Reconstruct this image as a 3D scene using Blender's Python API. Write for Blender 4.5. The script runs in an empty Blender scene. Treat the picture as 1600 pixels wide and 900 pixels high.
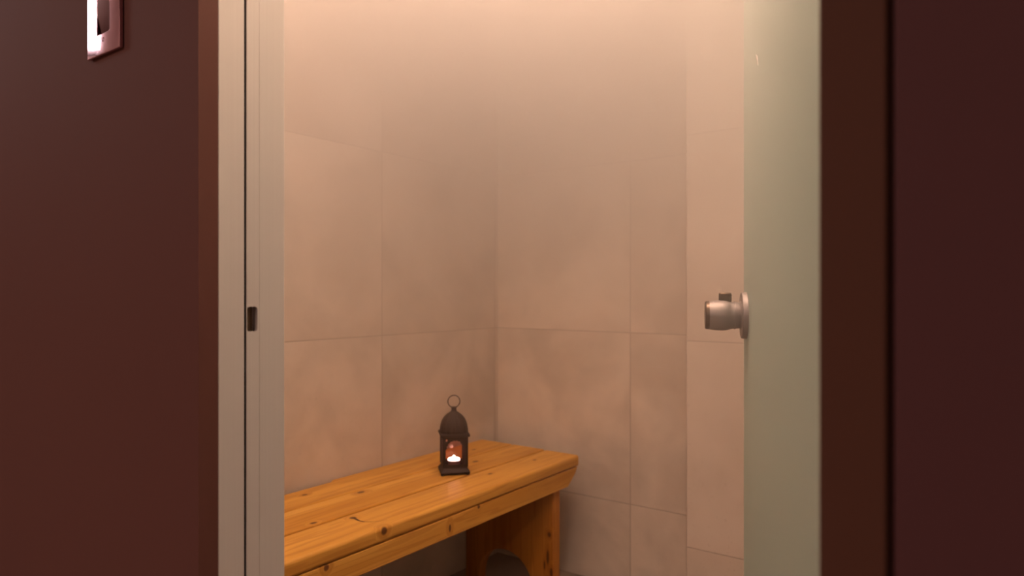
import bpy, bmesh, math, random
from mathutils import Vector, Matrix, noise
random.seed(4)
sc = bpy.context.scene
col = sc.collection

# ------------------------------------------------------------------ camera
# world axes: X runs along the front wall (to the right), Y into the steam room, Z up; metres
cam_d = bpy.data.cameras.new('camera')
cam = bpy.data.objects.new('camera', cam_d); col.objects.link(cam)
cam.location = (0, 0, 1.04)
cam.rotation_euler = (math.radians(90), 0, math.asin(0.5913))
cam_d.sensor_width = 36
cam_d.lens = 36 * 1093 / 1600
cam_d.shift_y = 5 / 1600
cam_d.clip_start = 0.02
cam_d.dof.use_dof = True
cam_d.dof.focus_distance = 1.15
cam_d.dof.aperture_fstop = 4.8
sc.camera = cam

# ------------------------------------------------------------------ world, exposure, light
w = bpy.data.worlds.new('world'); sc.world = w; w.use_nodes = True
w.node_tree.nodes['Background'].inputs[0].default_value = (0.6, 0.4, 0.4, 1)
w.node_tree.nodes['Background'].inputs[1].default_value = 0.0
sc.view_settings.view_transform = 'Standard'
sc.view_settings.look = 'None'
sc.view_settings.gamma = 1
sc.view_settings.use_curve_mapping = False
sc.view_settings.exposure = 0.0
sc.cycles.volume_bounces = 3
sc.cycles.max_bounces = 10
sc.cycles.diffuse_bounces = 5
sc.cycles.use_denoising = True
sc.cycles.sample_clamp_indirect = 4
sc.cycles.caustics_reflective = False
sc.cycles.caustics_refractive = False

STEAM_LAMPS = [((-0.48, 0.88, 2.395), 54.0), ((0.05, 0.95, 2.395), 6.0), ((-1.22, 0.90, 2.395), 12.0)]  # last entry is an added fill, out of view
STEAM_COL = (1.0, 0.61, 0.415)
HALL_LAMPS = [((-1.35, -1.75, 2.395), 24.0), ((0.55, -1.75, 2.395), 14.0)]
HALL_COL = (1.0, 0.74, 0.66)
SCONCE_EMIT = 6.0
FOG = dict(z0=0.74, z1=1.66, dmax=2.1, power=1.5)

def area(name, parent, loc, size, power, color, spread=180, rot=(0, 0, 0)):
    d = bpy.data.lights.new(name, 'AREA'); d.shape = 'DISK'; d.size = size
    d.energy = power; d.color = color; d.spread = math.radians(spread)
    o = bpy.data.objects.new(name, d); col.objects.link(o)
    o.parent = parent; o.location = loc; o.rotation_euler = rot
    return o

# ------------------------------------------------------------------ mesh helpers
def box(bm, x0, x1, y0, y1, z0, z1):
    r = bmesh.ops.create_cube(bm, size=1)
    bmesh.ops.scale(bm, vec=(x1-x0, y1-y0, z1-z0), verts=r['verts'])
    bmesh.ops.translate(bm, vec=((x0+x1)/2, (y0+y1)/2, (z0+z1)/2), verts=r['verts'])
    return r['verts']

def obj(name, bm, mat, parent=None, bevel=0, seg=2, smooth=False, angle=35):
    bmesh.ops.recalc_face_normals(bm, faces=bm.faces)
    me = bpy.data.meshes.new(name); bm.to_mesh(me); bm.free()
    if mat: me.materials.append(mat)
    o = bpy.data.objects.new(name, me); col.objects.link(o)
    if parent: o.parent = parent
    if bevel:
        m = o.modifiers.new('bevel', 'BEVEL'); m.width = bevel; m.segments = seg
        m.limit_method = 'ANGLE'; m.angle_limit = math.radians(30)
    if smooth or bevel:
        for p in me.polygons: p.use_smooth = True
        me.set_sharp_from_angle(angle=math.radians(angle))
    return o

def tag(o, label=None, cat=None, group=None, kind=None):
    if label: o['label'] = label
    if cat: o['category'] = cat
    if group: o['group'] = group
    if kind: o['kind'] = kind
    return o

def empty(name, loc=(0, 0, 0), rz=0):
    o = bpy.data.objects.new(name, None); col.objects.link(o)
    o.location = loc; o.rotation_euler = (0, 0, rz); o.empty_display_size = 0.05
    return o

def sheet(bm, outer, holes, axis, a, b):
    """outline (u,v) with holes, extruded along axis ('y': u=x v=z; 'x': u=y v=z) from a to b"""
    def P(u, v):
        return (u, a, v) if axis == 'y' else (a, u, v)
    edges = []
    for loop in [outer] + list(holes):
        vs = [bm.verts.new(P(u, v)) for u, v in loop]
        for i in range(len(vs)):
            edges.append(bm.edges.new((vs[i], vs[(i+1) % len(vs)])))
    r = bmesh.ops.triangle_fill(bm, use_beauty=True, use_dissolve=False, edges=edges)
    faces = [f for f in r['geom'] if isinstance(f, bmesh.types.BMFace)]
    e = bmesh.ops.extrude_face_region(bm, geom=faces)
    vs = [g for g in e['geom'] if isinstance(g, bmesh.types.BMVert)]
    bmesh.ops.translate(bm, verts=vs, vec=(0, b-a, 0) if axis == 'y' else (b-a, 0, 0))

def rrect(u0, u1, v0, v1, r, n=6):
    pts = []
    for cx, cy, a0 in ((u1-r, v1-r, 0), (u0+r, v1-r, 90), (u0+r, v0+r, 180), (u1-r, v0+r, 270)):
        for k in range(n+1):
            a = math.radians(a0 + 90*k/n)
            pts.append((cx + r*math.cos(a), cy + r*math.sin(a)))
    return pts

def lathe(bm, prof, n=48, mat=None):
    """prof: (radius, z) list, around Z; then transformed by mat"""
    rings = []
    for r, z in prof:
        if r < 1e-6:
            rings.append([bm.verts.new((0, 0, z))])
        else:
            rings.append([bm.verts.new((r*math.cos(2*math.pi*k/n), r*math.sin(2*math.pi*k/n), z)) for k in range(n)])
    for A, B in zip(rings, rings[1:]):
        if len(A) == 1 and len(B) == 1: continue
        for k in range(n):
            k2 = (k+1) % n
            if len(A) == 1: bm.faces.new((A[0], B[k], B[k2]))
            elif len(B) == 1: bm.faces.new((A[k], A[k2], B[0]))
            else: bm.faces.new((A[k], A[k2], B[k2], B[k]))
    if mat is not None:
        bmesh.ops.transform(bm, matrix=mat, verts=[v for R in rings for v in R])

def torus(bm, R, r, mat, n=40, m=10):
    vs = []
    for i in range(n):
        a = 2*math.pi*i/n
        vs.append([bm.verts.new(mat @ Vector(((R+r*math.cos(2*math.pi*j/m))*math.cos(a),
                                              (R+r*math.cos(2*math.pi*j/m))*math.sin(a),
                                              r*math.sin(2*math.pi*j/m)))) for j in range(m)])
    for i in range(n):
        for j in range(m):
            bm.faces.new((vs[i][j], vs[(i+1) % n][j], vs[(i+1) % n][(j+1) % m], vs[i][(j+1) % m]))

# ------------------------------------------------------------------ node helpers
class NT:
    def __init__(s, name):
        s.mat = bpy.data.materials.new(name); s.mat.use_nodes = True
        s.t = s.mat.node_tree; s.n = s.t.nodes; s.l = s.t.links
        s.bsdf = s.n['Principled BSDF']; s.out = s.n['Material Output']
    def node(s, typ, **kw):
        x = s.n.new(typ)
        for k, v in kw.items(): setattr(x, k, v)
        return x
    def put(s, sock, v):
        if isinstance(v, bpy.types.NodeSocket): s.l.new(v, sock)
        else: sock.default_value = v
    def m(s, op, a, b=None, c=None, clamp=False):
        x = s.n.new('ShaderNodeMath'); x.operation = op; x.use_clamp = clamp
        for i, v in enumerate((a, b, c)):
            if v is not None: s.put(x.inputs[i], v)
        return x.outputs[0]
    def mix(s, f, a, b, mode='MIX'):
        x = s.n.new('ShaderNodeMix'); x.data_type = 'RGBA'; x.blend_type = mode
        s.put(x.inputs[0], f); s.put(x.inputs[6], a); s.put(x.inputs[7], b)
        return x.outputs[2]
    def pos(s):
        tc = s.n.new('ShaderNodeTexCoord'); sp = s.n.new('ShaderNodeSeparateXYZ')
        s.l.new(tc.outputs['Object'], sp.inputs[0])
        return tc.outputs['Object'], sp.outputs[0], sp.outputs[1], sp.outputs[2]
    def comb(s, a, b, c):
        x = s.n.new('ShaderNodeCombineXYZ')
        for i, v in enumerate((a, b, c)): s.put(x.inputs[i], v)
        return x.outputs[0]
    def noise(s, vec, scale, detail=3, rough=0.5, dist=0):
        x = s.n.new('ShaderNodeTexNoise'); s.put(x.inputs['Vector'], vec)
        x.inputs['Scale'].default_value = scale; x.inputs['Detail'].default_value = detail
        x.inputs['Roughness'].default_value = rough; x.inputs['Distortion'].default_value = dist
        return x.outputs['Fac']
    def ramp(s, f, lo, hi, a=0.0, b=1.0):
        x = s.n.new('ShaderNodeMapRange'); x.interpolation_type = 'SMOOTHSTEP'
        s.put(x.inputs[0], f); x.inputs[1].default_value = lo; x.inputs[2].default_value = hi
        x.inputs[3].default_value = a; x.inputs[4].default_value = b
        return x.outputs[0]
    def bump(s, h, strength=0.3, dist=0.002):
        x = s.n.new('ShaderNodeBump'); s.put(x.inputs['Height'], h)
        x.inputs['Strength'].default_value = strength; x.inputs['Distance'].default_value = dist
        s.l.new(x.outputs[0], s.bsdf.inputs['Normal'])
    def base(s, c, rough=0.5, metal=0.0):
        s.put(s.bsdf.inputs['Base Color'], c); s.put(s.bsdf.inputs['Roughness'], rough)
        s.bsdf.inputs['Metallic'].default_value = metal

def simple(name, c, rough=0.5, metal=0.0, nscale=0, namt=0.1, bump=0.0):
    t = NT(name); c4 = (*c, 1)
    if nscale:
        v = t.pos()[0]; n = t.noise(v, nscale, 4, 0.6)
        dark = tuple(x*(1-namt) for x in c)+(1,); lite = tuple(min(1, x*(1+namt)) for x in c)+(1,)
        t.base(t.mix(n, dark, lite), rough, metal)
        if bump: t.bump(n, bump, 0.001)
    else: t.base(c4, rough, metal)
    return t.mat

def tile_mat(name, axis, off, seed, light=(0.67, 0.595, 0.52), dark=(0.44, 0.385, 0.33), zoff=0.295):
    t = NT(name); v, x, y, z = t.pos()
    c = {'x': x, 'y': y}[axis]
    wv = z if zoff is not None else y
    u = t.m('DIVIDE', t.m('SUBTRACT', c, off), 0.6)
    q = t.m('DIVIDE', t.m('SUBTRACT', wv, zoff if zoff is not None else 0.416), 0.6)
    def jd(s_):
        return t.m('MULTIPLY', t.m('ABSOLUTE', t.m('SUBTRACT', t.m('FRACT', t.m('ADD', s_, 0.5)), 0.5)), 0.6)
    d = t.m('MINIMUM', jd(u), jd(q))
    joint = t.ramp(d, 0.0008, 0.0024, 1, 0)
    wn = t.node('ShaderNodeTexWhiteNoise', noise_dimensions='3D')
    t.put(wn.inputs['Vector'], t.comb(t.m('FLOOR', u), t.m('FLOOR', q), seed))
    cell = wn.outputs['Value']
    off_v = t.node('ShaderNodeVectorMath', operation='ADD'); t.put(off_v.inputs[0], v)
    t.l.new(wn.outputs['Color'], off_v.inputs[1])
    big = t.noise(off_v.outputs[0], 3.2, 3, 0.55, 0.4)
    mid = t.noise(off_v.outputs[0], 14, 4, 0.6, 0.2)
    fine = t.noise(v, 120, 2, 0.5)
    f = t.m('ADD', t.m('MULTIPLY', t.ramp(big, 0.33, 0.66), 0.60), t.m('MULTIPLY', cell, 0.16))
    f = t.m('ADD', f, t.m('MULTIPLY', mid, 0.30), clamp=True)
    colr = t.mix(f, (*dark, 1), (*light, 1))
    colr = t.mix(t.ramp(fine, 0.62, 0.75, 0, 0.16), colr, (0.28, 0.2, 0.15, 1))
    colr = t.mix(t.m('MULTIPLY', joint, 0.38), colr, (0.13, 0.09, 0.065, 1))
    t.base(colr, t.ramp(mid, 0.3, 0.7, 0.5, 0.66))
    t.bump(t.m('SUBTRACT', t.m('MULTIPLY', mid, 0.12), joint), 0.35, 0.0015)
    return t.mat

def wood_mat(name, along, knots=(), seed=0.0, tint=(1, 1, 1)):
    """pine: grain along an axis; knots = (x,y,z,radius,(sx,sy,sz))"""
    t = NT(name); v, x, y, z = t.pos()
    X, Y, Z = x, y, z
    # the grain bends round each knot
    kmask = None; ring = None
    for (kx, ky, kz, kr, st) in knots:
        dx = t.m('DIVIDE', t.m('SUBTRACT', X, kx), st[0]); dy = t.m('DIVIDE', t.m('SUBTRACT', Y, ky), st[1])
        dz = t.m('DIVIDE', t.m('SUBTRACT', Z, kz), st[2])
        d = t.m('SQRT', t.m('ADD', t.m('ADD', t.m('MULTIPLY', dx, dx), t.m('MULTIPLY', dy, dy)), t.m('MULTIPLY', dz, dz)))
        k = t.ramp(d, kr*0.65, kr*1.25, 1, 0)
        r2 = t.ramp(d, kr*0.8, kr*3.2, 1, 0)
        kmask = k if kmask is None else t.m('MAXIMUM', kmask, k)
        ring = r2 if ring is None else t.m('MAXIMUM', ring, r2)
    s = {'x': (0.7, 14, 14), 'y': (14, 0.7, 14), 'z': (14, 14, 0.7)}[along]
    vec = t.comb(t.m('MULTIPLY', X, s[0]), t.m('MULTIPLY', Y, s[1]), t.m('MULTIPLY', Z, s[2]))
    av = t.node('ShaderNodeVectorMath', operation='ADD'); t.put(av.inputs[0], vec); av.inputs[1].default_value = (seed, seed*1.7, seed*0.6)
    vec = av.outputs[0]
    if ring is not None:
        av2 = t.node('ShaderNodeVectorMath', operation='ADD'); t.put(av2.inputs[0], vec)
        t.put(av2.inputs[1], t.comb(t.m('MULTIPLY', ring, 0.9), t.m('MULTIPLY', ring, 0.9), t.m('MULTIPLY', ring, 0.9)))
        vec = av2.outputs[0]
    g1 = t.noise(vec, 1.1, 4, 0.55, 0.35)
    wv = t.m('SINE', t.m('MULTIPLY', g1, 46))
    fib = t.noise(vec, 9, 3, 0.6)
    tone = t.noise(v, 2.3, 2, 0.5)
    A = tuple(a*b for a, b in zip((0.51, 0.245, 0.038), tint)) + (1,)
    B = tuple(a*b for a, b in zip((0.68, 0.375, 0.078), tint)) + (1,)
    Cc = tuple(a*b for a, b in zip((0.37, 0.145, 0.020), tint)) + (1,)
    c = t.mix(t.ramp(g1, 0.3, 0.72), A, B)
    c = t.mix(t.ramp(wv, 0.2, 1.0, 0, 0.42), c, Cc)
    c = t.mix(t.ramp(fib, 0.5, 0.8, 0, 0.22), c, Cc)
    c = t.mix(t.ramp(tone, 0.35, 0.65, 0, 0.2), c, B)
    if kmask is not None:
        c = t.mix(t.m('MULTIPLY', ring, 0.30), c, Cc)
        c = t.mix(t.m('MULTIPLY', kmask, 0.9), c, (0.075, 0.022, 0.006, 1))
    t.base(c, 0.52)
    t.bsdf.inputs['Specular IOR Level'].default_value = 0.3
    t.bump(fib, 0.15, 0.0006)
    return t.mat

# ------------------------------------------------------------------ materials
M = {}
def paint(name, c):
    t = NT(name); v = t.pos()[0]
    n = t.noise(v, 260, 2, 0.5); n2 = t.noise(v, 1.6, 2, 0.5)
    t.base(t.mix(n2, (*[x*0.94 for x in c], 1), (*[min(1, x*1.06) for x in c], 1)), 0.75)
    t.bsdf.inputs['Specular IOR Level'].default_value = 0.25
    t.bump(n, 0.10, 0.0006)
    return t.mat
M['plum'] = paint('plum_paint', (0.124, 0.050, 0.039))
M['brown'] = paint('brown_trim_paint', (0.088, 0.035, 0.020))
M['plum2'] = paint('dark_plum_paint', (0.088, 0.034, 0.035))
M['ceil'] = simple('ceiling_paint', (0.62, 0.55, 0.5), 0.8, 0, 6, 0.04)
M['tileY'] = tile_mat('tile_left', 'y', 1.592, 3.0)
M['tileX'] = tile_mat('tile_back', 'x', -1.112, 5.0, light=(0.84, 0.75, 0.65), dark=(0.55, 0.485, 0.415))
M['tileP'] = tile_mat('tile_pier', 'x', -0.796 + 0.6, 8.0, light=(0.66, 0.585, 0.51), dark=(0.54, 0.47, 0.40))
M['tileR'] = tile_mat('tile_right', 'y', 1.592, 9.0)
M['tileF'] = tile_mat('tile_floor', 'x', -1.112, 11.0, light=(0.32, 0.26, 0.21), dark=(0.20, 0.16, 0.13), zoff=None)
M['hallfloor'] = simple('hall_floor', (0.38, 0.26, 0.21), 0.4, 0, 8, 0.1)
M['cream'] = simple('hallway_cream_paint', (0.55, 0.40, 0.34), 0.7, 0, 5, 0.04)
def alu(name, c, rough):
    t = NT(name); v, x, y, z = t.pos()
    n = t.noise(t.comb(t.m('MULTIPLY', x, 900), t.m('MULTIPLY', y, 900), t.m('MULTIPLY', z, 3)), 1, 2, 0.5)
    t.base(t.mix(n, (*[k*0.96 for k in c], 1), (*[k*1.04 for k in c], 1)), rough, 0.25)
    return t.mat
M['alu'] = alu('satin_aluminium', (0.78, 0.75, 0.73), 0.45)
M['gasket'] = simple('black_gasket', (0.0015, 0.001, 0.001), 1.0)
M['gasket'].node_tree.nodes['Principled BSDF'].inputs['Specular IOR Level'].default_value = 0.05
M['recess'] = simple('recess_brown', (0.26, 0.19, 0.12), 0.5, 0.3)
M['nickel'] = simple('satin_nickel', (0.30, 0.27, 0.26), 0.56, 0.75, 200, 0.05)
M['nickel_dark'] = simple('dark_nickel', (0.10, 0.07, 0.05), 0.35, 0.8)
t = NT('polished_pink_metal'); v, x, y, z = t.pos()
n = t.noise(v, 70, 3, 0.55)
t.base(t.mix(n, (0.66, 0.43, 0.53, 1), (0.76, 0.54, 0.62, 1)), 0.07, 1.0)
zc = t.m('SUBTRACT', z, 0.059)
hgt = t.m('ADD', t.m('MULTIPLY', t.m('MULTIPLY', x, x), -0.62), t.m('MULTIPLY', t.m('MULTIPLY', zc, zc), -0.50))
bp = t.node('ShaderNodeBump'); bp.inputs['Strength'].default_value = 1.0; bp.inputs['Distance'].default_value = 1.0
t.l.new(t.m('ADD', hgt, t.m('MULTIPLY', n, 0.00006)), bp.inputs['Height']); t.l.new(bp.outputs[0], t.bsdf.inputs['Normal'])
M['chrome'] = t.mat
M['rocker'] = simple('polished_rocker', (0.13, 0.06, 0.065), 0.06, 1.0)
M['dark'] = simple('switch_body', (0.03, 0.018, 0.016), 0.5)
M['iron'] = simple('bronze_iron', (0.024, 0.010, 0.005), 0.65, 0.2, 60, 0.35, 0.5)
M['white'] = simple('white_plastic', (0.75, 0.73, 0.7), 0.4)

t = NT('frosted_green_glass'); v = t.pos()[0]
t.base((0.62, 0.78, 0.60, 1), 0.55)
tr = t.node('ShaderNodeBsdfTranslucent'); tr.inputs[0].default_value = (0.80, 0.97, 0.92, 1)
df = t.node('ShaderNodeBsdfDiffuse'); df.inputs[0].default_value = (0.74, 0.90, 0.84, 1)
gl = t.node('ShaderNodeBsdfGlossy'); gl.inputs[0].default_value = (0.8, 0.85, 0.8, 1); gl.inputs['Roughness'].default_value = 0.42
rf = t.node('ShaderNodeBsdfRefraction'); rf.inputs[0].default_value = (0.86, 0.94, 0.88, 1); rf.inputs['Roughness'].default_value = 0.45; rf.inputs['IOR'].default_value = 1.15
def mixsh(t, f, a, b):
    x = t.node('ShaderNodeMixShader'); t.put(x.inputs[0], f); t.l.new(a, x.inputs[1]); t.l.new(b, x.inputs[2]); return x.outputs[0]
s1 = mixsh(t, 0.55, df.outputs[0], tr.outputs[0])
s2 = mixsh(t, 0.30, s1, rf.outputs[0])
fr = t.node('ShaderNodeFresnel'); fr.inputs[0].default_value = 1.25
s3 = mixsh(t, t.m('MULTIPLY', fr.outputs[0], 0.5), s2, gl.outputs[0])
t.l.new(s3, t.out.inputs['Surface'])
M['frost'] = t.mat

t = NT('clear_glass'); t.base((0.95, 0.85, 0.85, 1), 0.06)
gt = t.node('ShaderNodeBsdfTransparent'); gt.inputs[0].default_value = (0.93, 0.80, 0.79, 1)
gg = t.node('ShaderNodeBsdfGlossy'); gg.inputs['Roughness'].default_value = 0.08
t.l.new(mixsh(t, 0.006, gt.outputs[0], gg.outputs[0]), t.out.inputs['Surface'])
M['pane'] = t.mat

def emit(name, c, s):
    t = NT(name); t.base((*c, 1), 0.5)
    t.bsdf.inputs['Emission Color'].default_value = (*c, 1); t.bsdf.inputs['Emission Strength'].default_value = s
    return t.mat
M['lampglow'] = emit('lamp_diffuser', (1.0, 0.8, 0.66), 3.0)
M['hallglow'] = emit('hall_diffuser', (1.0, 0.82, 0.74), 4.0)
M['sconceglow'] = emit('sconce_glass', (1.0, 0.86, 0.84), SCONCE_EMIT)
M['wax'] = emit('glowing_wax', (1.0, 0.80, 0.68), 9.0)
M['flame'] = emit('flame', (1.0, 0.86, 0.7), 14.0)

# ------------------------------------------------------------------ structure
XL, YB = -1.694, 2.216            # steam room: left wall, back wall
XR, YF = 0.42, 0.528              # right wall, inner face of the front wall
OL, OR = -0.704, -0.089           # door opening
FY = 0.400                        # face of the front wall on the hallway side
HC = 2.42
def struct(name, bm, mat, bevel=0):
    return tag(obj(name, bm, mat, None, bevel), kind='structure')

bm = bmesh.new()
# front wall, one continuous wall with the door opening; thin lip by the opening stands in front of the metal frame
def wall_ring(x0, x1, y0, y1, ol, orr, head):
    box(bm, x0, ol, y0, y1, 0, HC); box(bm, orr, x1, y0, y1, 0, HC); box(bm, ol, orr, y0, y1, head, HC)
sheet(bm, [(-2.9, 0), (OL, 0), (OL, 2.08), (OR, 2.08), (OR+0.0005, 0), (1.9, 0), (1.9, HC), (-2.9, HC)], [], 'y', FY, 0.4225)
sheet(bm, [(-2.9, 0), (OL-0.036, 0), (OL-0.036, 2.12), (OR+0.036, 2.12), (OR+0.0365, 0), (1.9, 0), (1.9, HC), (-2.9, HC)], [], 'y', 0.4225, 0.524)
front = struct('wall_front', bm, M['plum'])
# right of the door: painted casing strip, shadow gap, then the thicker wall panel
bm = bmesh.new(); box(bm, OR+0.0027, OR+0.0339, FY-0.012, FY, 0, 2.08)
struct('trim_1', bm, M['brown'], 0.0012)
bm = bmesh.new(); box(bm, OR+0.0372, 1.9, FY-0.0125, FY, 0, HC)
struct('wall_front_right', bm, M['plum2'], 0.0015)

bm = bmesh.new(); box(bm, XL-0.1, XL, YF, YB+0.1, 0, HC)
struct('wall_left', bm, M['tileY'])
bm = bmesh.new(); box(bm, XL, XR, YB, YB+0.1, 0, HC)
struct('wall_back', bm, M['tileX'])
bm = bmesh.new(); box(bm, -0.796, XR, 1.944, YB, 0, HC)
struct('wall_pier', bm, M['tileP'], 0.002)
bm = bmesh.new(); box(bm, XR, XR+0.1, YF, YB+0.1, 0, HC)
struct('wall_right', bm, M['tileR'])
bm = bmesh.new(); box(bm, XL, XR, 0.53, YB, -0.06, 0.0)
struct('floor', bm, M['tileF'])
bm = bmesh.new(); box(bm, XL-0.1, XR+0.1, 0.524, YB+0.1, HC, HC+0.06)
struct('ceiling', bm, M['ceil'])
# hallway
bm = bmesh.new(); box(bm, -2.9, 1.9, -2.7, 0.53, -0.06, 0.0)
struct('floor_hallway', bm, M['hallfloor'])
bm = bmesh.new(); box(bm, -2.9, 1.9, -2.7, 0.524, HC, HC+0.06)
struct('ceiling_hallway', bm, M['ceil'])
bm = bmesh.new(); box(bm, -2.9, 1.9, -2.8, -2.7, 0, HC)
struct('wall_hallway', bm, M['cream'])
bm = bmesh.new(); box(bm, -3.0, -2.9, -2.8, 0.524, 0, HC)
struct('wall_hallway_left', bm, M['cream'])
bm = bmesh.new(); box(bm, 1.9, 2.0, -2.8, 0.524, 0, HC)
struct('wall_hallway_right', bm, M['plum'])

# metal door frame in the reveal (its channels, gasket and keeper)
fr_ = empty('trim_2', (0, 0, 0)); tag(fr_, 'satin beige aluminium door frame lining the left reveal', 'door frame', kind='structure')
bm = bmesh.new(); box(bm, OL-0.035, OL, 0.4228, 0.4538, 0, 2.115)
obj('outer_channel', bm, M['alu'], fr_, 0.0004)
bm = bmesh.new(); box(bm, OL-0.034, OL-0.0015, 0.4530, 0.4575, 0, 2.11)
obj('gasket', bm, M['gasket'], fr_)
bm = bmesh.new()
hole = rrect(0.4573, 0.4706, 0.9945, 1.0225, 0.0032)
sheet(bm, [(0.4568, 0), (0.4728, 0), (0.4728, 2.115), (0.4568, 2.115)], [hole], 'x', OL-0.0035, OL)
inner = obj('inner_channel', bm, M['alu'], fr_)
bm = bmesh.new(); box(bm, OL-0.035, OL-0.0012, 0.4734, 0.5075, 0, 2.115)
obj('inner_stop', bm, M['alu'], fr_, 0.0008)
bm = bmesh.new(); box(bm, OL-0.034, OL-0.013, 0.4570, 0.4733, 0, 2.11)
obj('channel_back', bm, M['alu'], fr_)
bm = bmesh.new()
# keeper cup behind the slot: curved tray
pts = [(0.4572, -0.0036), (0.4600, -0.0048), (0.4640, -0.0072), (0.4680, -0.0108), (0.4715, -0.0122), (0.4715, -0.0128), (0.4572, -0.0128)]
vs0 = [bm.verts.new((OL+b_, a_, 0.9925)) for a_, b_ in pts]; vs1 = [bm.verts.new((OL+b_, a_, 1.0245)) for a_, b_ in pts]
for i in range(len(pts)):
    j = (i+1) % len(pts); bm.faces.new((vs0[i], vs0[j], vs1[j], vs1[i]))
bm.faces.new(vs0); bm.faces.new(vs1)
tag(obj('latch_keeper', bm, M['recess'], fr_), 'dark rounded latch slot')
bm = bmesh.new(); box(bm, OL+0.002, OR-0.002, 0.4228, 0.5075, 2.083, 2.115)
obj('head_channel', bm, M['alu'], fr_, 0.001)
bm = bmesh.new(); box(bm, OR+0.002, OR+0.034, 0.4228, 0.5075, 0, 2.115)
obj('hinge_jamb', bm, M['alu'], fr_, 0.001)
bm = bmesh.new(); box(bm, OL, OR, 0.4225, 0.5290, 0, 0.012)
obj('threshold', bm, M['alu'], fr_, 0.002)

# ------------------------------------------------------------------ frosted glass door, open into the steam room
HX, HY = -0.100, 0.525
ANG = math.radians(66.3)
door = empty('door_1', (HX, HY, 0), math.pi - ANG)     # local +X runs from the hinge to the free edge
tag(door, 'pale green frosted glass door standing open into the steam room', 'door', kind='structure')
# local +Y points to the side away from the doorway's left jamb or towards it; find it
ca, sa = math.cos(math.pi-ANG), math.sin(math.pi-ANG)
SIDE = 1 if (-sa) < 0 else -1      # the side of the leaf that faces -X
LW = 0.620
bm = bmesh.new(); box(bm, 0.0, LW, -0.004, 0.004, 0.016, 2.075)
obj('glass_panel', bm, M['frost'], door, 0.0012)
for hz in (0.25, 1.85):
    bm = bmesh.new(); box(bm, -0.006, 0.055, -0.013, 0.013, hz-0.045, hz+0.045)
    hg = obj('hinge', bm, M['nickel'], door, 0.002)
    bm = bmesh.new()
    for s_ in (-1, 1):
        lathe(bm, [(0, 0), (0.005, 0), (0.005, 0.002), (0, 0.002)], 16,
              Matrix.Translation((0.035, SIDE*0.013, hz+s_*0.025)) @ Matrix.Rotation(-SIDE*math.pi/2, 4, 'X'))
    obj('screw', bm, M['nickel_dark'], hg)
KX, KZ = LW-0.036, 1.0035
def knob(side, with_turn):
    axis = Matrix.Translation((KX, side*0.004, KZ)) @ Matrix.Rotation(-side*math.pi/2, 4, 'X')
    bm = bmesh.new()
    lathe(bm, [(0.0190, 0.0085), (0.0198, 0.010), (0.0202, 0.016), (0.0204, 0.021), (0.0212, 0.024), (0.0225, 0.028), (0.0232, 0.034),
               (0.0230, 0.042), (0.0222, 0.049), (0.0214, 0.054), (0, 0.054)], 56, axis)
    kb = obj('door_knob', bm, M['nickel'], door, smooth=True, angle=40)
    bm = bmesh.new()
    lathe(bm, [(0, 0), (0.0350, 0), (0.0350, 0.0062), (0.0340, 0.0075), (0.0215, 0.0080), (0.0200, 0.0095), (0, 0.0095)], 56, axis)
    obj('rose', bm, M['nickel'], kb, smooth=True, angle=40)
    bm = bmesh.new()
    lathe(bm, [(0.0203, 0.0155), (0.0210, 0.0160), (0.0210, 0.0175), (0.0203, 0.0180)], 56, axis)
    obj('collar_ring', bm, M['nickel'], kb, smooth=True)
    bm = bmesh.new()
    lathe(bm, [(0.0200, 0.053), (0.0216, 0.054), (0.0214, 0.0585), (0.0200, 0.0600), (0, 0.0600)], 56, axis)
    obj('end_cap', bm, M['nickel_dark'], kb, smooth=True, angle=40)
    if with_turn:
        bm = bmesh.new()
        box(bm, KX-0.006, KX+0.006, side*0.004+side*0.0305-0.0093, side*0.004+side*0.0305+0.0093, KZ+0.019, KZ+0.0345)
        tb = obj('turn_button', bm, M['nickel_dark'], kb, 0.003, 3)
knob(SIDE, True)
knob(-SIDE, False)
# dried drip mark on the frosted face
bm = bmesh.new()
loop = [(0, 0.0), (0.006, 0.004), (0.010, 0.010), (0.016, 0.013), (0.019, 0.020), (0.015, 0.017), (0.009, 0.015), (0.004, 0.009)]
vsf = [bm.verts.new((0.44+a_, SIDE*0.0042, 1.335+b_)) for a_, b_ in loop]
f = bm.faces.new(vsf)
e = bmesh.ops.extrude_face_region(bm, geom=[f])
bmesh.ops.translate(bm, verts=[g for g in e['geom'] if isinstance(g, bmesh.types.BMVert)], vec=(0, SIDE*0.0005, 0))
tag(obj('drip_mark', bm, M['white'], door), 'small pale drip mark')

# ------------------------------------------------------------------ light switch on the plum wall
SX0, SX1, SZ0 = -0.954, -0.868, 1.331
SZ1 = SZ0 + 0.118
sw = empty('light_switch', ((SX0+SX1)/2, FY, SZ0))
tag(sw, 'polished metal rocker light switch on the dark plum wall, left of the doorway', 'light switch')
hw = (SX1-SX0)/2
bm = bmesh.new()
def dome_plate(bm):
    # plate with gently pillowed front: grid with a rectangular opening
    o0, o1, p0, p1 = -0.0165, 0.0170, 0.0255, 0.0925
    sheet(bm, [(-hw, 0), (hw, 0), (hw, SZ1-SZ0), (-hw, SZ1-SZ0)],
          [rrect(o0, o1, p0, p1, 0.003), [(0.0002+0.0022*math.cos(a*math.pi/8), 0.0175+0.0022*math.sin(a*math.pi/8)) for a in range(16)],
           [(0.0002+0.0022*math.cos(a*math.pi/8), 0.1005+0.0022*math.sin(a*math.pi/8)) for a in range(16)]], 'y', -0.0052, -0.0008)
dome_plate(bm)
obj('cover_plate', bm, M['chrome'], sw, 0.0010, 3)
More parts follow.
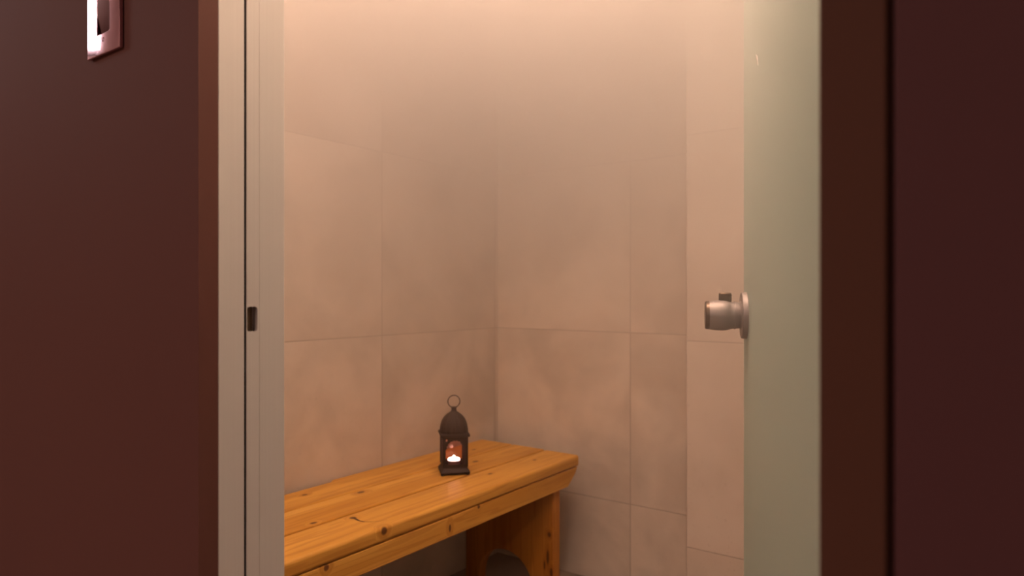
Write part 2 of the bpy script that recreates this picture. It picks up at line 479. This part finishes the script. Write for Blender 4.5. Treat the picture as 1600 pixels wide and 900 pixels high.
bm = bmesh.new(); box(bm, -hw+0.002, hw-0.002, -0.0010, 0.0, 0.002, SZ1-SZ0-0.002)
obj('backing', bm, M['dark'], sw)
bm = bmesh.new()
prof = [(0.0262, -0.0014), (0.0262, -0.0018), (0.0500, -0.0046), (0.0915, -0.0052), (0.0915, -0.0014)]
a_ = [bm.verts.new((-0.0158, y_, z_)) for z_, y_ in prof]; b_ = [bm.verts.new((0.0163, y_, z_)) for z_, y_ in prof]
for i in range(len(prof)):
    j = (i+1) % len(prof); bm.faces.new((a_[i], a_[j], b_[j], b_[i]))
bm.faces.new(a_); bm.faces.new(b_)
obj('rocker', bm, M['rocker'], sw, 0.0006)
for zc in (0.0175, 0.1005):
    bm = bmesh.new()
    lathe(bm, [(0, 0.0012), (0.0019, 0.0012), (0.0019, 0.0040), (0.0010, 0.0050), (0, 0.0052)], 20, Matrix.Translation((0.0002, 0, zc)) @ Matrix.Rotation(math.pi/2, 4, 'X'))
    s_ = obj('screw', bm, M['chrome'], sw, smooth=True)

# ------------------------------------------------------------------ bench
bench = empty('bench', (-1.46, 1.39, 0))
tag(bench, 'varnished pine bench with three top planks and arched end boards, along the tiled left wall', 'bench')
def local(o):          # geometry written in world coordinates, kept in place under the bench's empty
    o.parent = bench; o.matrix_parent_inverse = Matrix.Translation(bench.location).inverted(); return o
Y0, Y1 = 0.66, 2.105
TZ0, TZ1 = 0.431, 0.470
kt = (1, 1.6, 1)
wood = {
 'back': wood_mat('pine_back', 'y', [(-1.626, 1.236, .47, .006, kt), (-1.60, 1.95, .47, .005, kt)], 1.3),
 'mid': wood_mat('pine_middle', 'y', [(-1.518, 1.346, .47, .008, kt), (-1.483, 1.816, .47, .008, kt), (-1.411, 1.099, .47, .006, kt)], 4.1),
 'front': wood_mat('pine_front', 'y', [(-1.363, 1.182, .47, .009, (1, 1.0, 1)), (-1.347, 1.722, .47, .006, kt), (-1.252, 1.184, .459, .010, (1, 1, 1)), (-1.335, 1.95, .47, .005, kt)], 7.7),
 'apron': wood_mat('pine_apron', 'y', [(-1.256, 1.012, .424, .0075, (1, 1, 1)), (-1.256, 1.427, .399, .0065, (1, .8, 1.7)), (-1.256, 1.551, .426, .006, (1, 1, 1))], 9.4),
 'end': wood_mat('pine_end_shaded', 'z', [(-1.284, 1.965, .225, .0075, (1, 1, 1.3)), (-1.290, 1.965, .148, .010, (.55, 1, 2.6)), (-1.303, 1.965, .118, .007, (.5, 1, 2.4)), (-1.276, 1.965, .100, .008, (.8, 1, 2.0))], 2.2, (0.72, 0.56, 0.42)),  # end boards tinted darker: shade under the seat put into the colour
}
def plank(name, x0, x1, mat, outline=None, rnd=0.0035):
    bm = bmesh.new()
    pts = outline or [(x0, Y0), (x1, Y0), (x1, Y1), (x0, Y1)]
    bot = [bm.verts.new((x, y, TZ0)) for x, y in pts]; top = [bm.verts.new((x, y, TZ1)) for x, y in pts]
    n = len(pts)
    for i in range(n): bm.faces.new((bot[i], bot[(i+1) % n], top[(i+1) % n], top[i]))
    bm.faces.new(bot); bm.faces.new(top)
    return local(obj(name, bm, mat, None, rnd, 4))
plank('seat_plank', 0, 0, wood['back'], [(-1.672, Y0), (-1.5430, Y0), (-1.5430, Y1), (-1.688, Y1), (-1.688, 1.385), (-1.680, 1.372), (-1.673, 1.368)])
plank('seat_plank', -1.5365, -1.3985, wood['mid'])
plank('seat_plank', -1.3920, -1.2520, wood['front'], None, 0.009)
# drying crack running out of the knot in the front plank
bm = bmesh.new()
path = [(-1.363, 1.182), (-1.350, 1.180), (-1.335, 1.176), (-1.318, 1.178), (-1.302, 1.190), (-1.290, 1.205), (-1.284, 1.222)]
pv = []
for i, (x, y) in enumerate(path):
    wd = 0.0026*(1 - i/len(path)) + 0.0007
    pv.append((bm.verts.new((x, y-wd, TZ1+0.0002)), bm.verts.new((x+wd, y+wd, TZ1+0.0002))))
for a, b in zip(pv, pv[1:]): bm.faces.new((a[0], b[0], b[1], a[1]))
r = bmesh.ops.extrude_face_region(bm, geom=list(bm.faces))
bmesh.ops.translate(bm, verts=[g for g in r['geom'] if isinstance(g, bmesh.types.BMVert)], vec=(0, 0, -0.002))
M['crack'] = simple('crack_brown', (0.06, 0.018, 0.005), 0.7)
tag(local(obj('wood_crack', bm, M['crack'])), 'dark curved drying crack')
# aprons with clipped ends
def apron(x0, x1):
    bm = bmesh.new()
    sheet(bm, [(Y0+0.012, TZ0-0.0008), (Y1-0.010, TZ0-0.0008), (Y1-0.022, 0.410), (Y1-0.070, 0.3735), (Y0+0.07, 0.3735), (Y0+0.022, 0.410)], [], 'x', x0, x1)
    return local(obj('apron', bm, wood['apron'], None, 0.0022, 2))
apron(-1.292, -1.2545)
apron(-1.682, -1.650)
def end_board(y0, y1):
    bm = bmesh.new()
    cx, rx, rz = -1.470, 0.118, 0.134
    arch = [(cx + rx*math.cos(math.pi*(1-k/28)), rz*math.sin(math.pi*(1-k/28))**0.85) for k in range(29)]
    pts = [(-1.648, 0.0)] + [(x, max(z, 0.0)) for x, z in arch] + [(-1.2935+0.025, 0.0), (-1.2935+0.025, 0.3725), (-1.2935, 0.3725), (-1.2935, TZ0-0.001), (-1.648, TZ0-0.001)]
    sheet(bm, pts, [], 'y', y0, y1)
    return local(obj('end_board', bm, wood['end'], None, 0.0022, 2))
end_board(1.962, 2.004)
end_board(0.80, 0.842)
# counter-sunk screw heads on the top
# ------------------------------------------------------------------ lantern
LX, LY, LZ = -1.4507, 1.669, TZ1+0.0005
# front face turned: normal points roughly back to the camera
fwd = Vector((-0.591, 0.806)); rgt = Vector((0.806, 0.591))
th = 0.20
nf = -fwd*math.cos(th) + rgt*math.sin(th)
rz = math.atan2(nf.y, nf.x) + math.pi/2     # local -Y is the front
lan = empty('lantern', (LX, LY, LZ), rz)
tag(lan, 'small dark bronze metal lantern with domed top and ring, standing on the pine bench', 'lantern')
def sq(bm, prof):       # square loft: (half, z)
    rings = []
    for h, z in prof:
        rings.append([bm.verts.new((sx*h, sy*h, z)) for sx, sy in ((-1, -1), (1, -1), (1, 1), (-1, 1))])
    for A, B in zip(rings, rings[1:]):
        for k in range(4): bm.faces.new((A[k], A[(k+1) % 4], B[(k+1) % 4], B[k]))
    bm.faces.new(rings[0]); bm.faces.new(rings[-1])
bm = bmesh.new()
sq(bm, [(0.0440, 0.004), (0.0455, 0.006), (0.0455, 0.010), (0.0425, 0.014), (0.0385, 0.0185), (0.0375, 0.023), (0.0370, 0.025)])
for sx in (-1, 1):
    for sy in (-1, 1):
        box(bm, sx*0.0395-0.005, sx*0.0395+0.005, sy*0.0395-0.005, sy*0.0395+0.005, 0, 0.0055)
obj('base', bm, M['iron'], lan, 0.0008)
# four pierced side frames: arched window with a scalloped edge and corner piercings
B0, B1, H = 0.024, 0.119, 0.0375
def side_outline():
    # scalloped horseshoe arch
    w_, zb, zs, zt = 0.0300, 0.032, 0.078, 0.108
    pts = [(-w_, zb), (w_, zb), (w_, zs)]
    N = 9
    for k in range(N):
        a0 = math.pi*k/N; a1 = math.pi*(k+1)/N
        for j in range(1, 6):
            a = a0+(a1-a0)*j/6
            bulge = 1 - 0.10*math.sin(math.pi*j/6)
            pts.append((w_*0.98*bulge*math.cos(a), zs+(zt-zs)*bulge*math.sin(a)))
        if k < N-1:
            pts.append((w_*0.98*math.cos(a1), zs+(zt-zs)*math.sin(a1)))
    pts.append((-w_, zs))
    return pts
def drop(cx, cz, r): return [(cx+r*math.cos(k*math.pi/4), cz+r*1.3*math.sin(k*math.pi/4)) for k in range(8)]
for k in range(4):
    bm = bmesh.new()
    holes = [side_outline(), drop(-0.0268, 0.1075, 0.0030), drop(0.0268, 0.1075, 0.0030)]
    sheet(bm, [(-H+0.004, B0), (H-0.004, B0), (H-0.004, B1), (-H+0.004, B1)], holes, 'y', -H, -H+0.0016)
    bmesh.ops.rotate(bm, verts=bm.verts, cent=(0, 0, 0), matrix=Matrix.Rotation(k*math.pi/2, 3, 'Z'))
    fr2 = obj('side_frame', bm, M['iron'], lan)
    bm = bmesh.new(); box(bm, -H+0.006, H-0.006, -H+0.0022, -H+0.0032, B0+0.004, B1-0.002)
    bmesh.ops.rotate(bm, verts=bm.verts, cent=(0, 0, 0), matrix=Matrix.Rotation(k*math.pi/2, 3, 'Z'))
    obj('glass_pane', bm, M['pane'], fr2)
for sx in (-1, 1):
    for sy in (-1, 1):
        bm = bmesh.new(); box(bm, sx*0.0365-0.0035, sx*0.0365+0.0035, sy*0.0365-0.0035, sy*0.0365+0.0035, B0, B1)
        obj('corner_post', bm, M['iron'], lan, 0.001)
bm = bmesh.new()
sq(bm, [(0.0385, 0.113), (0.0400, 0.1165), (0.0450, 0.1185), (0.0455, 0.1225), (0.0445, 0.1265), (0.0420, 0.1275)])
obj('eave', bm, M['iron'], lan, 0.0008)
# ribbed dome
bm = bmesh.new()
prof = [(0.0438, 0.1270), (0.0438, 0.132), (0.0432, 0.139), (0.0420, 0.147), (0.0395, 0.157), (0.0355, 0.166), (0.0300, 0.1745), (0.0235, 0.1815), (0.0165, 0.187), (0.0110, 0.1905), (0.0078, 0.1925)]
n = 96; rings = []
for (r, z) in prof:
    ring_ = []
    for k in range(n):
        a = 2*math.pi*k/n
        s4 = 1.0/((abs(math.cos(a))**4.0 + abs(math.sin(a))**4.0)**0.25)     # soft square
        q = 0.5*min(1, (r/0.044))
        rr = r*((1-q)+q*min(s4, 1.12)) * (1 + 0.022*math.cos(16*a))
        ring_.append(bm.verts.new((rr*math.cos(a), rr*math.sin(a), z)))
    rings.append(ring_)
for A, B in zip(rings, rings[1:]):
    for k in range(n): bm.faces.new((A[k], A[(k+1) % n], B[(k+1) % n], B[k]))
bm.faces.new(rings[0]); bm.faces.new(rings[-1])
dome = obj('dome', bm, M['iron'], lan, smooth=True, angle=50)
bm = bmesh.new()
lathe(bm, [(0, 0.190), (0.0105, 0.190), (0.0088, 0.1935), (0.0078, 0.197), (0.0082, 0.2015), (0.0092, 0.2035), (0.0060, 0.2060), (0, 0.2065)], 28)
obj('neck', bm, M['iron'], lan, smooth=True)
bm = bmesh.new()
torus(bm, 0.0190, 0.0016, Matrix.Translation((0, 0, 0.2225)) @ Matrix.Rotation(math.pi/2, 4, 'X'))
obj('carrying_ring', bm, M['iron'], lan, smooth=True, angle=180)

# tealight inside the lantern
cdl = empty('tealight_candle', (LX, LY, LZ+0.0256), 0)
tag(cdl, 'lit tealight glowing white inside the dark lantern', 'candle')
bm = bmesh.new()
lathe(bm, [(0, 0), (0.0185, 0), (0.0192, 0.0010), (0.0196, 0.0130), (0.0190, 0.0130), (0.0186, 0.002), (0, 0.0016)], 40)
bmesh.ops.translate(bm, verts=bm.verts, vec=(0, 0, 0))
M['cup'] = simple('tealight_cup', (0.55, 0.42, 0.42), 0.3, 0.6)
obj('cup', bm, M['cup'], cdl, smooth=True)
bm = bmesh.new()
lathe(bm, [(0, 0.0112), (0.0184, 0.0112), (0.0187, 0.0170), (0.0160, 0.0185), (0.0080, 0.0175), (0, 0.0170)], 40)
obj('wax', bm, M['wax'], cdl, smooth=True)
bm = bmesh.new(); lathe(bm, [(0, 0.017), (0.0007, 0.017), (0.0006, 0.0215), (0, 0.0218)], 10)
obj('wick', bm, M['dark'], cdl)
bm = bmesh.new()
lathe(bm, [(0, 0.0185), (0.0040, 0.0190), (0.0062, 0.0205), (0.0052, 0.0228), (0.0030, 0.0250), (0.0012, 0.0270), (0, 0.0280)], 24)
obj('flame', bm, M['flame'], cdl, smooth=True)
pl = bpy.data.lights.new('candle_light', 'POINT'); pl.energy = 0.10; pl.color = (1, 0.55, 0.42); pl.shadow_soft_size = 0.006
po = bpy.data.objects.new('candle_light', pl); col.objects.link(po); po.parent = cdl; po.location = (0, 0, 0.040)

# ------------------------------------------------------------------ lamps
def downlight(loc, power, color, glow, size, spread, label):
    r = empty('ceiling_light', (loc[0], loc[1], HC))
    tag(r, label, 'light')
    bm = bmesh.new(); lathe(bm, [(0, 0), (size/2+0.02, 0), (size/2+0.02, -0.012), (size/2+0.006, -0.020), (size/2, -0.014), (0, -0.012)], 40)
    obj('housing', bm, M['white'], r, smooth=True, angle=40)
    bm = bmesh.new(); lathe(bm, [(0, -0.0125), (size/2-0.001, -0.0145), (size/2-0.004, -0.018), (0, -0.020)], 40)
    obj('diffuser', bm, glow, r, smooth=True, angle=40)
    area('lamp', r, (0, 0, -0.0225), size, power, color, spread)
downlight(*STEAM_LAMPS[0], STEAM_COL, M['lampglow'], 0.42, 138, 'round steam room ceiling light above the bench aisle')
downlight(*STEAM_LAMPS[1], STEAM_COL, M['lampglow'], 0.20, 125, 'round steam room ceiling light behind the glass door')
downlight(*STEAM_LAMPS[2], STEAM_COL, M['lampglow'], 0.30, 138, 'round unseen fill light added over the front end of the bench')  # added fill lamp, unseen; lifts the left and back walls
downlight(*HALL_LAMPS[0], HALL_COL, M['hallglow'], 0.24, 180, 'round hallway ceiling light left of the doorway')
downlight(*HALL_LAMPS[1], HALL_COL, M['hallglow'], 0.24, 180, 'round hallway ceiling light right of the doorway')
sn = empty('wall_light', (-2.9, -0.20, 1.92))
tag(sn, 'tall glowing glass wall light at the far end of the hallway', 'light')
bm = bmesh.new(); box(bm, 0.0, 0.02, -0.255, 0.22, -0.07, 0.42)
obj('back_plate', bm, M['nickel'], sn, 0.003)
bm = bmesh.new(); box(bm, 0.021, 0.09, -0.245, 0.21, -0.05, 0.40)
obj('glass_shade', bm, M['sconceglow'], sn, 0.012, 4)

# ------------------------------------------------------------------ steam
t = NT('steam'); v, x, y, z = t.pos()
t.n.remove(t.bsdf)
n1 = t.noise(v, 1.4, 2, 0.5, 0.3)
zz = t.m('ADD', z, t.m('MULTIPLY', t.m('SUBTRACT', n1, 0.5), 0.5))
h = t.m('DIVIDE', t.m('SUBTRACT', zz, FOG['z0']), FOG['z1']-FOG['z0'], clamp=True)
dn = t.m('MULTIPLY', t.m('POWER', h, FOG['power']), FOG['dmax'])
dn = t.m('MULTIPLY', dn, t.ramp(z, 1.75, 2.35, 1.0, 0.35))
vs_ = t.node('ShaderNodeVolumeScatter'); vs_.inputs['Color'].default_value = (0.97, 0.93, 0.90, 1)
vs_.inputs['Anisotropy'].default_value = 0.7
t.l.new(dn, vs_.inputs['Density']); t.l.new(vs_.outputs[0], t.out.inputs['Volume'])
bm = bmesh.new(); box(bm, XL+0.001, XR-0.001, YF+0.012, YB-0.001, 0.721, HC-0.001)
fog = obj('steam', bm, t.mat)
tag(fog, 'warm steam hanging in the upper part of the tiled steam room', 'steam', kind='stuff')
